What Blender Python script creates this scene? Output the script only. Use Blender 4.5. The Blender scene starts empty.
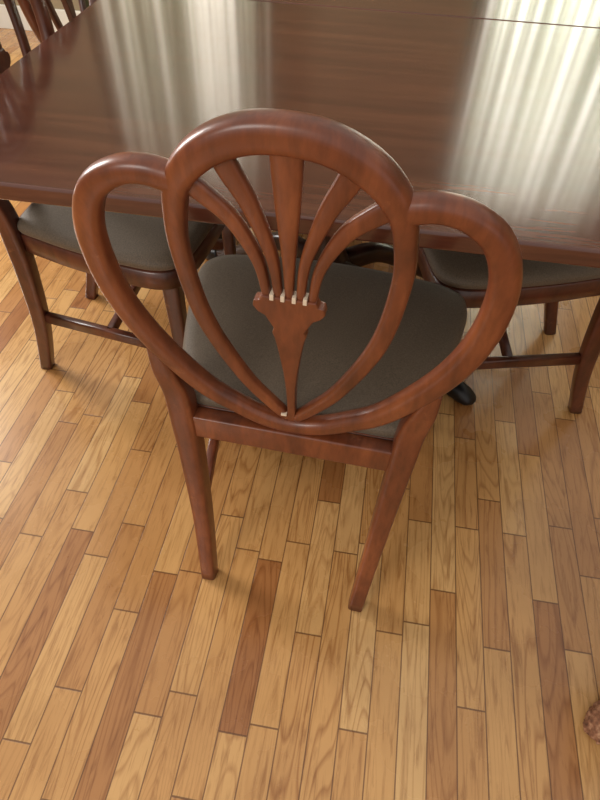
import bpy, bmesh, math, random
from mathutils import Vector, Matrix, noise as mnoise
random.seed(4)
S=bpy.context.scene
def link(o,parent=None):
    S.collection.objects.link(o)
    if parent: o.parent=parent
    return o
def empty(name,loc=(0,0,0),rz=0):
    e=bpy.data.objects.new(name,None); e.location=loc; e.rotation_euler=(0,0,rz); e.empty_display_size=.1
    return link(e)
def obj(name,bm,mat,parent=None,smooth=True):
    bmesh.ops.recalc_face_normals(bm,faces=bm.faces)
    me=bpy.data.meshes.new(name); bm.to_mesh(me); bm.free()
    if smooth:
        for p in me.polygons: p.use_smooth=True
    me.materials.append(mat)
    o=bpy.data.objects.new(name,me); return link(o,parent)
# ---------- node helper
class NT:
    def __init__(s,name):
        s.m=bpy.data.materials.new(name); s.m.use_nodes=True; s.t=s.m.node_tree; s.b=s.t.nodes['Principled BSDF']; s.out=s.t.nodes['Material Output']
    def n(s,typ,**k):
        nd=s.t.nodes.new(typ)
        for a,v in k.items(): setattr(nd,a,v)
        return nd
    def l(s,a,b): s.t.links.new(a,b)
    def math(s,op,a,b=None):
        nd=s.n('ShaderNodeMath',operation=op)
        for i,v in enumerate((a,b)):
            if v is None: continue
            if isinstance(v,(int,float)): nd.inputs[i].default_value=v
            else: s.l(v,nd.inputs[i])
        return nd.outputs[0]
    def ramp(s,fac,stops):
        nd=s.n('ShaderNodeValToRGB'); s.l(fac,nd.inputs[0]); e=nd.color_ramp.elements
        while len(e)<len(stops): e.new(.5)
        for el,(p,c) in zip(e,stops): el.position=p; el.color=(*c,1)
        return nd.outputs[0]
    def mix(s,fac,a,b,bt='MIX'):
        nd=s.n('ShaderNodeMix',data_type='RGBA',blend_type=bt)
        for i,v in ((0,fac),(6,a),(7,b)):
            if isinstance(v,(int,float)): nd.inputs[i].default_value=v
            elif isinstance(v,tuple): nd.inputs[i].default_value=(*v,1)
            else: s.l(v,nd.inputs[i])
        return nd.outputs[2]
def srgb(r,g,b):
    f=lambda c:((c/255+.055)/1.055)**2.4 if c>10 else c/255/12.92
    return (f(r),f(g),f(b))
def wood_mat(name,stops,scale=(1,1,1),rough=.3,coat=.4,nscale=6,detail=6,coatr=.15,wear=False):
    N=NT(name); tc=N.n('ShaderNodeTexCoord'); mp=N.n('ShaderNodeMapping'); mp.inputs['Scale'].default_value=scale
    N.l(tc.outputs['Object'],mp.inputs[0])
    a=N.n('ShaderNodeTexNoise'); a.inputs['Scale'].default_value=nscale; a.inputs['Detail'].default_value=detail; a.inputs['Roughness'].default_value=.65; a.inputs['Distortion'].default_value=.3
    N.l(mp.outputs[0],a.inputs[0])
    c=N.ramp(a.outputs[0],stops)
    if wear:
        g=N.n('ShaderNodeTexNoise'); g.inputs['Scale'].default_value=38; g.inputs['Detail'].default_value=3; m2=N.n('ShaderNodeMapping'); m2.inputs['Scale'].default_value=(3,1,.8); N.l(tc.outputs['Object'],m2.inputs[0]); N.l(m2.outputs[0],g.inputs[0])
        c=N.mix(.4,c,N.ramp(g.outputs[0],[(.35,(.5,.46,.42)),(.55,(1,1,1))]),'MULTIPLY')
        g3=N.n('ShaderNodeTexNoise'); g3.inputs['Scale'].default_value=16; g3.inputs['Detail'].default_value=8; g3.inputs['Roughness'].default_value=.75; N.l(tc.outputs['Object'],g3.inputs[0])
        wearm=N.ramp(g3.outputs[0],[(.62,(0,0,0)),(.70,(1,1,1))])
        c=N.mix(N.math('MULTIPLY',wearm,.4),c,srgb(172,110,70))
    N.l(c,N.b.inputs['Base Color'])
    N.b.inputs['Roughness'].default_value=rough; N.b.inputs['Coat Weight'].default_value=coat; N.b.inputs['Coat Roughness'].default_value=coatr
    return N.m
M_chair=wood_mat('mahogany_chair',[(.28,srgb(80,38,21)),(.5,srgb(118,60,33)),(.72,srgb(148,82,46))],(3,3,.8),.38,.35,5,coatr=.22,wear=True)
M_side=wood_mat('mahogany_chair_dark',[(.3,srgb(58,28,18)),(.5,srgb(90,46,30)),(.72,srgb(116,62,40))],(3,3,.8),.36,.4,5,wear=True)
M_table=wood_mat('mahogany_table',[(.25,srgb(64,33,24)),(.5,srgb(90,49,35)),(.75,srgb(112,66,46))],(.35,5,5),.18,.6,7,8,.09)
M_tdark=wood_mat('dark_wood_pedestal',[(.3,srgb(30,16,12)),(.7,srgb(58,30,22))],(2,2,2),.35,.3)
# seat fabric
N=NT('seat_vinyl'); tc=N.n('ShaderNodeTexCoord'); a=N.n('ShaderNodeTexNoise'); a.inputs['Scale'].default_value=420; N.l(tc.outputs['Object'],a.inputs[0])
N.l(N.ramp(a.outputs[0],[(.3,srgb(86,73,58)),(.7,srgb(112,96,78))]),N.b.inputs['Base Color']); N.b.inputs['Roughness'].default_value=.62; N.b.inputs['Sheen Weight'].default_value=.08
bp=N.n('ShaderNodeBump'); bp.inputs['Strength'].default_value=.3; bp.inputs['Distance'].default_value=.001; N.l(a.outputs[0],bp.inputs['Height']); N.l(bp.outputs[0],N.b.inputs['Normal']); M_seat=N.m
def plain(name,c,rough=.6,var=.06,sc=8):
    N=NT(name); tc=N.n('ShaderNodeTexCoord'); a=N.n('ShaderNodeTexNoise'); a.inputs['Scale'].default_value=sc; N.l(tc.outputs['Object'],a.inputs[0])
    lo=tuple(x*(1-var) for x in c); hi=tuple(min(1,x*(1+var)) for x in c)
    N.l(N.ramp(a.outputs[0],[(.3,lo),(.7,hi)]),N.b.inputs['Base Color']); N.b.inputs['Roughness'].default_value=rough; return N.m
M_cream=plain('cream_splat_bit',srgb(225,205,180),.6)
M_wall=plain('painted_wall',srgb(146,130,102),.8,.04,3)
M_trim=plain('white_trim',srgb(225,220,208),.4,.02)
M_brass=plain('dark_caster',srgb(25,22,22),.35)
# floor
N=NT('oak_strip_floor'); tc=N.n('ShaderNodeTexCoord'); sx=N.n('ShaderNodeSeparateXYZ'); N.l(tc.outputs['Object'],sx.inputs[0])
W=.053
u=N.math('DIVIDE',sx.outputs[0],W); i=N.math('FLOOR',u); fr=N.math('FRACT',u)
wn=N.n('ShaderNodeTexWhiteNoise',noise_dimensions='1D'); N.l(i,wn.inputs['W'])
off=N.math('MULTIPLY',wn.outputs[0],97.0)
yy=N.math('ADD',N.math('MULTIPLY',sx.outputs[1],2.6),off)
vo=N.n('ShaderNodeTexVoronoi',voronoi_dimensions='1D'); N.l(yy,vo.inputs['W']); vo.inputs['Scale'].default_value=1; vo.inputs['Randomness'].default_value=.92
ve=N.n('ShaderNodeTexVoronoi',voronoi_dimensions='1D',feature='DISTANCE_TO_EDGE'); N.l(yy,ve.inputs['W']); ve.inputs['Scale'].default_value=1; ve.inputs['Randomness'].default_value=.92
sc=N.n('ShaderNodeSeparateColor'); N.l(vo.outputs['Color'],sc.inputs[0])
base=N.ramp(sc.outputs[0],[(0,srgb(162,106,60)),(.08,srgb(184,130,76)),(.35,srgb(198,146,88)),(.75,srgb(208,158,98)),(1,srgb(218,174,116))])
# grain
cx=N.n('ShaderNodeCombineXYZ')
N.l(N.math('MULTIPLY',sx.outputs[0],1.0),cx.inputs[0]); N.l(N.math('ADD',N.math('MULTIPLY',sx.outputs[1],.09),N.math('MULTIPLY',sc.outputs[1],50.0)),cx.inputs[1]); N.l(N.math('MULTIPLY',sc.outputs[2],30.0),cx.inputs[2])
g1=N.n('ShaderNodeTexNoise'); g1.inputs['Scale'].default_value=120; g1.inputs['Detail'].default_value=6; g1.inputs['Roughness'].default_value=.65; g1.inputs['Distortion'].default_value=.6; N.l(cx.outputs[0],g1.inputs[0])
g0=N.n('ShaderNodeTexNoise'); g0.inputs['Scale'].default_value=12; g0.inputs['Detail'].default_value=1.5; N.l(cx.outputs[0],g0.inputs[0])
rings=N.math('FRACT',N.math('MULTIPLY',g0.outputs[0],22.0))
rl=N.ramp(rings,[(0,(.6,.47,.35)),(.25,(1,1,1)),(.85,(1,1,1)),(1,(.6,.47,.35))])
gl=N.ramp(g1.outputs[0],[(.3,(.58,.47,.37)),(.5,(1,1,1)),(.75,(1.0,1.0,1.0))])
col=N.mix(.85,base,gl,'MULTIPLY'); 
rstr=N.math('MULTIPLY',sc.outputs[1],.9)
col=N.mix(rstr,col,rl,'MULTIPLY')
bl=N.n('ShaderNodeTexNoise'); bl.inputs['Scale'].default_value=5; bl.inputs['Detail'].default_value=5; N.l(tc.outputs['Object'],bl.inputs[0])
col=N.mix(1.0,col,N.ramp(bl.outputs[0],[(.3,(.86,.83,.8)),(.6,(1,1,1))]),'MULTIPLY')
ex=N.math('MINIMUM',fr,N.math('SUBTRACT',1.0,fr)); gx=N.math('LESS_THAN',ex,.022); gy=N.math('LESS_THAN',ve.outputs['Distance'],.004)
gap=N.math('MAXIMUM',gx,gy)
col=N.mix(N.math('MULTIPLY',gap,.75),col,srgb(86,50,25)); N.l(col,N.b.inputs['Base Color'])
rr=N.math('ADD',.18,N.math('MULTIPLY',bl.outputs[0],.2)); N.l(rr,N.b.inputs['Roughness']); N.b.inputs['Coat Weight'].default_value=.4; N.b.inputs['Coat Roughness'].default_value=.15
bp=N.n('ShaderNodeBump'); bp.inputs['Strength'].default_value=.3; bp.inputs['Distance'].default_value=.001; N.l(N.math('SUBTRACT',1.0,gap),bp.inputs['Height']); N.l(bp.outputs[0],N.b.inputs['Normal'])
M_floor=N.m
# sheer
N=NT('sheer_curtain'); N.t.nodes.remove(N.b)
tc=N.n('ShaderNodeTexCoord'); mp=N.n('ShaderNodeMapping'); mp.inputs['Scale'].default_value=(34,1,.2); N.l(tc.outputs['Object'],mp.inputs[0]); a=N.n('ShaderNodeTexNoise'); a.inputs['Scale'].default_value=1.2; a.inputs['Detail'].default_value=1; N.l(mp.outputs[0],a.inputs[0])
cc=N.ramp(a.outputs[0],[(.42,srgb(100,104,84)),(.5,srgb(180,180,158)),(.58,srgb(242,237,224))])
tr=N.n('ShaderNodeBsdfTranslucent'); df=N.n('ShaderNodeBsdfDiffuse'); N.l(cc,tr.inputs[0]); N.l(cc,df.inputs[0]); ms=N.n('ShaderNodeMixShader'); ms.inputs[0].default_value=.3
N.l(tr.outputs[0],ms.inputs[1]); N.l(df.outputs[0],ms.inputs[2]); N.l(ms.outputs[0],N.out.inputs[0]); M_sheer=N.m
# ---------- geometry helpers
def crom(pts,sub=6):
    out=[]; n=len(pts)
    for i in range(n-1):
        p0=pts[max(i-1,0)];p1=pts[i];p2=pts[i+1];p3=pts[min(i+2,n-1)]
        for s in range(sub):
            t=s/sub
            out.append([.5*((2*b)+(-a+c)*t+(2*a-5*b+4*c-d)*t*t+(-a+3*b-3*c+d)*t**3) for a,b,c,d in zip(p0,p1,p2,p3)])
    out.append(list(pts[-1])); return out
def sweep(bm,pts,ref,n=3.0,sub=6,seg=20):
    """pts: x,y,z,w(side),t(ref)"""
    P=crom(pts,sub); ref=Vector(ref).normalized(); rings=[]
    for i,p in enumerate(P):
        a=Vector(P[max(i-1,0)][:3]); b=Vector(P[min(i+1,len(P)-1)][:3]); T=(b-a).normalized()
        B=(ref-T*ref.dot(T)).normalized(); Sd=T.cross(B)
        r=[]
        for k in range(seg):
            th=2*math.pi*(k+.5)/seg; c,s=math.cos(th),math.sin(th)
            e=2/n; X=math.copysign(abs(c)**e,c)*p[3]/2; Y=math.copysign(abs(s)**e,s)*p[4]/2
            r.append(bm.verts.new(Vector(p[:3])+Sd*X+B*Y))
        rings.append(r)
    for i in range(len(rings)-1):
        for k in range(seg):
            bm.faces.new((rings[i][k],rings[i][(k+1)%seg],rings[i+1][(k+1)%seg],rings[i+1][k]))
    bm.faces.new(rings[0][::-1]); bm.faces.new(rings[-1])
def box(bm,lo,hi,bev=0):
    r=bmesh.ops.create_cube(bm,size=1); vs=r['verts']
    for v in vs: v.co=Vector([lo[j]+(v.co[j]+.5)*(hi[j]-lo[j]) for j in range(3)])
    if bev:
        es=list({e for v in vs for e in v.link_edges}); bmesh.ops.bevel(bm,geom=es,offset=bev,segments=3,profile=.6,affect='EDGES')
def layered(bm,outline,layers):
    """outline: closed list of 2D pts ; layers: (inset,z); insets done as scaling about the middle"""
    n=len(outline); rings=[]; cx,cy=0,.285; R0=.225
    for ins,z in layers:
        k=1-ins/R0
        rings.append([bm.verts.new((cx+(x-cx)*k,cy+(y-cy)*k,z)) for x,y in outline])
    for a,b in zip(rings,rings[1:]):
        for i in range(n): bm.faces.new((a[i],a[(i+1)%n],b[(i+1)%n],b[i]))
    for ring,z in ((rings[0],layers[0][1]),(rings[-1],layers[-1][1])):
        c=bm.verts.new((cx,cy,z))
        for i in range(n): bm.faces.new((ring[i],ring[(i+1)%n],c))
Y2,Z2,K=.058,.432,.131
def py(z): return Y2-K*(z-Z2)
REF=(0,1,K)
ARCH=[(5,482,18),(30,512,21),(70,572,22),(114,680,24),(129,790,24),(124,858,27),(112,896,32),(84,927,36),(44,948,37),(0,954,37)]
LOBE=[(110,890,30),(128,893,31),(150,897,29),(180,892,29),(211,871,32),(230,836,34),(238,788,35),(233,721,36),(212,653,36),(175,586,36),(132,530,35),(88,497,33),(45,472,32),(0,463,32)]
def build_chair(name,loc,rz,M):
    root=empty(name,loc,rz)
    # central oval
    bm=bmesh.new()
    half=[(x/1000,py(z/1000),z/1000,w/1000) for x,z,w in ARCH]
    th=lambda z:.016+.016*max(0,min(1,(z-.80)/.1))
    full=[(-x,y+.015,z,w,th(z)) for x,y,z,w in half]+[(x,y+.015,z,w,th(z)) for x,y,z,w in half[:-1][::-1]]
    sweep(bm,full,REF,3.2,7,28); obj('back_oval_frame',bm,M,root)
    bm=bmesh.new()
    half=[(x/1000,py(z/1000)+.014,z/1000,w/1000,.028) for x,z,w in LOBE]
    full=[(-p[0],)+p[1:] for p in half]+half[:-1][::-1]
    sweep(bm,full,REF,2.8,7,28); obj('back_heart_frame',bm,M,root)
    # slats
    bm=bmesh.new()
    def sl(pts):
        sweep(bm,[(x/1000,py(z/1000)+.016,z/1000,w/1000,.013) for x,z,w in pts],REF,4,6,16)
    for s in (-1,1):
        sl([(s*27,725,11),(s*29,750,11),(s*37,797,14),(s*62,848,19),(s*90,876,23),(s*106,888,24)])
        sl([(s*13,725,11),(s*14,750,11),(s*20,805,14),(s*40,868,20),(s*58,905,25),(s*66,922,26)])
    sl([(0,725,11),(0,750,11),(0,805,16),(0,870,27),(0,945,36)])
    obj('splat_slats',bm,M,root)
    bm=bmesh.new()
    h=[(34,746),(37,738),(44,736),(46,727),(40,718),(31,712),(25,700),(20,690),(23,682),(20,672),(15,640),(10,600),(7,560),(6,520),(6,478)]
    prof=[(x,z) for x,z in h]+[(-x,z) for x,z in h[::-1]]
    f=[bm.verts.new((x/1000,py(z/1000)+.007,z/1000)) for x,z in prof]
    b=[bm.verts.new((x/1000,py(z/1000)+.024,z/1000)) for x,z in prof]
    n=len(prof)
    for a in (f,b):
        for i in range(len(h)-1): bm.faces.new((a[i],a[i+1],a[n-2-i],a[n-1-i]))
    for i in range(n): bm.faces.new((f[i],f[(i+1)%n],b[(i+1)%n],b[i]))
    o=obj('splat_hub',bm,M,root,False); md=o.modifiers.new('b','BEVEL'); md.width=.002; md.segments=2; md.limit_method='ANGLE'
    bm=bmesh.new()  # small cream boxes between the slat bottoms and beside the hub foot
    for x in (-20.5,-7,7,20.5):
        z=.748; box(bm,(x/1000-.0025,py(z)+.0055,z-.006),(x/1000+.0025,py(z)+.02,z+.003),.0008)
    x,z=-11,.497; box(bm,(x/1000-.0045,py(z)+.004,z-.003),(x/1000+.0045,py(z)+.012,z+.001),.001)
    obj('splat_cream_bits',bm,M_cream,root)
    # rear legs
    for k,s in enumerate((-1,1)):
        bm=bmesh.new()
        sweep(bm,[(s*.203,py(.61)+.014,.61,.016,.018),(s*.195,py(.56)+.014,.56,.034,.028),(s*.185,py(.50)+.016,.50,.042,.034),(s*.181,.066,.432,.042,.042),(s*.177,.062,.34,.039,.042),(s*.168,.042,.17,.034,.037),(s*.156,0,0,.030,.032)],(0,1,0),5,6)
        obj('rear_leg_%d'%(k+1),bm,M,root)
        bm=bmesh.new()
        sweep(bm,[(s*.228,.435,.445,.040,.040),(s*.228,.435,.37,.038,.038),(s*.228,.437,0,.024,.024)],(0,1,0),6,3)
        obj('front_leg_%d'%(k+1),bm,M,root)
        bm=bmesh.new(); sweep(bm,[(s*.169,.05,.20,.020,.028),(s*.228,.437,.20,.020,.028)],(0,0,1),5,2); obj('side_stretcher_%d'%(k+1),bm,M,root)
    bm=bmesh.new(); sweep(bm,[(-.197,.24,.20,.028,.018),(.197,.24,.20,.028,.018)],(0,1,0),5,2); obj('cross_stretcher',bm,M,root)
    bm=bmesh.new(); box(bm,(-.175,.052,.402),(.175,.080,.452),.004); obj('rear_rail',bm,M,root)
    hs=[(0,.078),(.10,.078),(.165,.079),(.190,.092),(.207,.14),(.226,.2),(.248,.29),(.262,.37),(.264,.42),(.249,.455),(.205,.474),(.1,.489),(0,.494)]
    hp=crom([(a,b) for a,b in hs],4)
    outl=[tuple(p) for p in hp]+[(-p[0],p[1]) for p in hp[1:-1][::-1]]
    bm=bmesh.new(); layered(bm,outl,[(.004,.405),(0,.409),(0,.448),(.004,.452)]); obj('seat_rail',bm,M,root)
    bm=bmesh.new(); layered(bm,outl,[(.008,.450),(.001,.456),(-.002,.464),(0,.472),(.008,.480),(.024,.485),(.06,.489),(.12,.492),(.18,.493)]); obj('seat_cushion',bm,M_seat,root)
    return root
build_chair('dining_chair',(-.096,.538,0),-.044,M_chair)
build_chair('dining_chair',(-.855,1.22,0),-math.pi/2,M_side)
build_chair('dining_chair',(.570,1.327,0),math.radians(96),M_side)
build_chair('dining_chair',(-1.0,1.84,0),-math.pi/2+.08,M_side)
# ---------- table
T=empty('dining_table',(-.13,1.69,0))
for nm,y0,y1 in (('top_front_half',.738,1.688),('top_rear_half',1.690,2.64)):
    bm=bmesh.new(); box(bm,(-.62,y0-1.69,.722),(.62,y1-1.69,.750))
    bmesh.ops.bevel(bm,geom=[e for e in bm.edges if abs(e.verts[0].co.z-e.verts[1].co.z)>.01 and (abs(e.verts[0].co.y)>.5)],offset=.03,segments=6,affect='EDGES',profile=.5)
    o=obj(nm,bm,M_table,T,False); md=o.modifiers.new('b','BEVEL'); md.segments=3; md.limit_method='ANGLE'; md.angle_limit=.9; md.width=.004
bm=bmesh.new(); box(bm,(-.50,-.80,.675),(.50,-.775,.722)); box(bm,(-.50,.775,.675),(.50,.80,.722)); box(bm,(-.50,-.775,.675),(-.475,.775,.722)); box(bm,(.475,-.775,.675),(.50,.775,.722)); obj('apron',bm,M_tdark,T,False)
for q,yc in enumerate((-.29,.33)):
    bm=bmesh.new(); prof=[(.0,.10),(.05,.10),(.07,.13),(.075,.20),(.055,.24),(.045,.28),(.06,.34),(.075,.42),(.065,.50),(.045,.56),(.06,.60),(.10,.64),(.16,.68),(.16,.722),(0,.722)]
    n=24; rings=[]
    for r,z in prof: rings.append([bm.verts.new((max(r,.001)*math.cos(2*math.pi*k/n),yc+max(r,.001)*math.sin(2*math.pi*k/n),z)) for k in range(n)])
    for a,b in zip(rings,rings[1:]):
        for k in range(n): bm.faces.new((a[k],a[(k+1)%n],b[(k+1)%n],b[k]))
    for ang in (-31,31,149,211):
        a=math.radians(ang); c,s=math.cos(a),math.sin(a)
        sweep(bm,[(c*r,yc+s*r,z,w,t) for r,z,w,t in ((.04,.20,.05,.07),(.16,.21,.045,.055),(.29,.13,.038,.042),(.40,.055,.032,.036),(.455,.03,.03,.034))],(0,0,1),3,6)
    obj('pedestal_%d'%(q+1),bm,M_tdark,T)
    bm=bmesh.new()
    for ang in (-31,31,149,211):
        a=math.radians(ang); c,s=math.cos(a),math.sin(a)
        sweep(bm,[(c*r,yc+s*r,z,w,t) for r,z,w,t in ((.44,.028,.042,.05),(.475,.024,.05,.048),(.505,.016,.044,.032),(.515,.010,.02,.018))],(0,0,1),2.6,4)
    obj('claw_foot_%d'%(q+1),bm,M_brass,T)
# ---------- room
bm=bmesh.new(); box(bm,(-3,-2.6,-.1),(3,3.8,0)); obj('floor',bm,M_floor,None,False)
YW=3.6
wins=[(-1.62,-.80),(.40,1.30)]
bm=bmesh.new()
xs=[-3,wins[0][0],wins[0][1],wins[1][0],wins[1][1],3]
for a,b in ((0,1),(2,3),(4,5)): box(bm,(xs[a],YW,0),(xs[b],YW+.12,2.7))
for a,b in wins: box(bm,(a,YW,0),(b,YW+.12,.5)); box(bm,(a,YW,2.25),(b,YW+.12,2.7))
obj('wall_back',bm,M_wall,None,False)
bm=bmesh.new(); L=(1.3,2.7,.7,2.3)
box(bm,(-3.1,-2.6,0),(-3,L[0],2.7)); box(bm,(-3.1,L[1],0),(-3,YW,2.7)); box(bm,(-3.1,L[0],0),(-3,L[1],L[2])); box(bm,(-3.1,L[0],L[3]),(-3,L[1],2.7)); obj('wall_left',bm,M_wall,None,False)
bm=bmesh.new()
for lo,hi in (((L[0],L[2]),(L[0]+.05,L[3])),((L[1]-.05,L[2]),(L[1],L[3])),((L[0],L[2]),(L[1],L[2]+.05)),((L[0],L[3]-.05),(L[1],L[3])),((L[0],1.48),(L[1],1.52))):
    box(bm,(-3.08,lo[0],lo[1]),(-3.03,hi[0],hi[1]))
obj('window_3',bm,M_trim,None,False)
bm=bmesh.new(); box(bm,(3.0,-2.6,0),(3.1,YW,2.7)); obj('wall_right',bm,M_wall,None,False)
bm=bmesh.new(); box(bm,(-3,YW-.015,0),(3,YW,.12),.004); obj('baseboard_back',bm,M_trim,None,False)
for k,(a,b) in enumerate(wins):
    bm=bmesh.new(); 
    for lo,hi in (((a,.5),(a+.05,2.25)),((b-.05,.5),(b,2.25)),((a,.5),(b,.55)),((a,2.2),(b,2.25)),((a,1.36),(b,1.40))):
        box(bm,(lo[0],YW+.03,lo[1]),(hi[0],YW+.08,hi[1]))
    obj('window_%d'%(k+1),bm,M_trim,None,False)
    ca,cb=a-.1,b+.1
    if k==1: cb=2.1
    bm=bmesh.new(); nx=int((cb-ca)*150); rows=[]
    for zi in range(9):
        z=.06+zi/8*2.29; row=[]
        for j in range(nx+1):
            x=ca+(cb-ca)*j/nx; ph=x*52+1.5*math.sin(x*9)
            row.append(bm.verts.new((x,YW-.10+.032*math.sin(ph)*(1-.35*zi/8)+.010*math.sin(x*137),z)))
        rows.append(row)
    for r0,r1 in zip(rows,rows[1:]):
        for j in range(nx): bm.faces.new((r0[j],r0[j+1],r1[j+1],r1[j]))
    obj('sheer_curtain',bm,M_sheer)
    bm=bmesh.new(); sweep(bm,[(ca-.08,YW-.1,2.37,.022,.022),(cb+.08,YW-.1,2.37,.022,.022)],(0,0,1),2,2)
    for x in (ca-.03,cb+.03): box(bm,(x-.01,YW-.1,2.36),(x+.01,YW,2.38))
    obj('curtain_rod',bm,M_tdark)
# ---------- dog (lying, facing -x)
NF=NT('curly_brown_fur'); tc=NF.n('ShaderNodeTexCoord'); a=NF.n('ShaderNodeTexNoise'); a.inputs['Scale'].default_value=90; a.inputs['Detail'].default_value=5; NF.l(tc.outputs['Object'],a.inputs[0])
NF.l(NF.ramp(a.outputs[0],[(.3,srgb(84,50,34)),(.5,srgb(150,100,70)),(.7,srgb(196,150,115))]),NF.b.inputs['Base Color']); NF.b.inputs['Roughness'].default_value=.85; M_fur=NF.m
D=empty('dog',(.546,.326,0),.9)
def blob(bm,c,r,seg=24,nz=.25,fr=30):
    res=bmesh.ops.create_uvsphere(bm,u_segments=seg,v_segments=seg//2+4,radius=1)
    for v in res['verts']:
        d=v.co.copy(); q=Vector((c[0]+d.x*r[0],c[1]+d.y*r[1],c[2]+d.z*r[2]))
        q+=d*mnoise.noise(q*fr)*nz*min(r); q.z=max(q.z,.002); v.co=q
def fuse(o,vox=.006):
    md=o.modifiers.new('r','REMESH'); md.mode='VOXEL'; md.voxel_size=vox; md.use_smooth_shade=True
    sb=o.modifiers.new('s','SUBSURF'); sb.levels=1; sb.render_levels=1
    tx=bpy.data.textures.new('fur','CLOUDS'); tx.noise_scale=.009
    d=o.modifiers.new('d','DISPLACE'); d.texture=tx; d.strength=.014; d.mid_level=.5; d.texture_coords='LOCAL'
bm=bmesh.new()
blob(bm,(.42,.0,.11),(.20,.10,.108)); blob(bm,(.26,.0,.13),(.11,.085,.11)); blob(bm,(.56,.0,.10),(.12,.105,.10))
blob(bm,(.20,.0,.21),(.06,.055,.085)); blob(bm,(.15,.0,.285),(.068,.062,.06)); blob(bm,(.075,.0,.262),(.05,.028,.026))
for s in (-1,1):
    sweep(bm,[(.26,s*.06,.08,.06,.07),(.20,s*.065,.045,.05,.055),(.10,s*.058,.028,.042,.044),(.04,s*.056,.024,.042,.042)],(0,0,1),2,5)
    blob(bm,(.035,s*.056,.022),(.035,.028,.022))
    for t in (-.014,0,.014): blob(bm,(.008,s*.056+t,.014),(.014,.0085,.013),12)
    blob(bm,(.55,s*.09,.07),(.10,.045,.075)); blob(bm,(.46,s*.12,.022),(.07,.025,.022))
    sweep(bm,[(.165,s*.05,.32,.02,.03),(.17,s*.075,.285,.045,.026),(.17,s*.078,.235,.05,.022),(.17,s*.074,.21,.02,.015)],(0,1,0),2,5)
sweep(bm,[(.66,0,.10,.05,.05),(.74,.04,.08,.045,.045),(.80,.10,.05,.04,.04),(.80,.16,.03,.02,.02)],(0,0,1),2,5)
o=obj('body',bm,M_fur,D); fuse(o)
bm=bmesh.new(); blob(bm,(.026,0,.270),(.012,.014,.011),16,0)
for s in (-1,1): blob(bm,(.092,s*.030,.302),(.009,.009,.009),16,0)
obj('nose_and_eyes',bm,M_brass,D)
# ---------- light
w=bpy.data.worlds.new('World'); S.world=w; w.use_nodes=True; bg=w.node_tree.nodes['Background']; bg.inputs[0].default_value=(1,.97,.92,1); bg.inputs[1].default_value=.68
def area(name,loc,target,sx_,sy_,e,c=(1,1,1)):
    l=bpy.data.lights.new(name,'AREA'); l.shape='RECTANGLE'; l.size=sx_; l.size_y=sy_; l.energy=e; l.color=c
    o=bpy.data.objects.new(name,l); o.location=loc; o.rotation_euler=(Vector(target)-Vector(loc)).to_track_quat('-Z','Y').to_euler(); link(o)
area('daylight_window_1',(-1.21,YW+.5,1.4),(-1.21,0,1.2),.9,1.8,44,(1,.98,.95))
area('daylight_window_2',(.85,YW+.5,1.4),(.85,0,1.2),1.0,1.8,115,(.97,.99,1))
area('daylight_window_3',(-3.3,2.0,1.8),(0,.6,.1),1.3,1.3,130,(1,.98,.94))
area('daylight_front',(-1.6,-1.8,2.1),(-.1,.9,.3),1.2,1.2,36,(1,.96,.9))
# ---------- camera
h=1.203;p=math.radians(48.13);ya=math.radians(7.71);r=math.radians(2.23)
F=Vector((-math.sin(ya)*math.cos(p),math.cos(ya)*math.cos(p),-math.sin(p))); R0=Vector((math.cos(ya),math.sin(ya),0)); U0=R0.cross(F)
R=R0*math.cos(r)+U0*math.sin(r); U=-R0*math.sin(r)+U0*math.cos(r)
cd=bpy.data.cameras.new('camera'); cd.sensor_fit='VERTICAL'; cd.sensor_height=24; cd.lens=24*602.8/800; cd.clip_start=.02
co=bpy.data.objects.new('camera',cd); m=Matrix.Identity(4)
for j,v in enumerate((R,U,-F)):
    for q in range(3): m[q][j]=v[q]
m.translation=(0,0,h); co.matrix_world=m; link(co); S.camera=co
S.view_settings.view_transform='Standard'
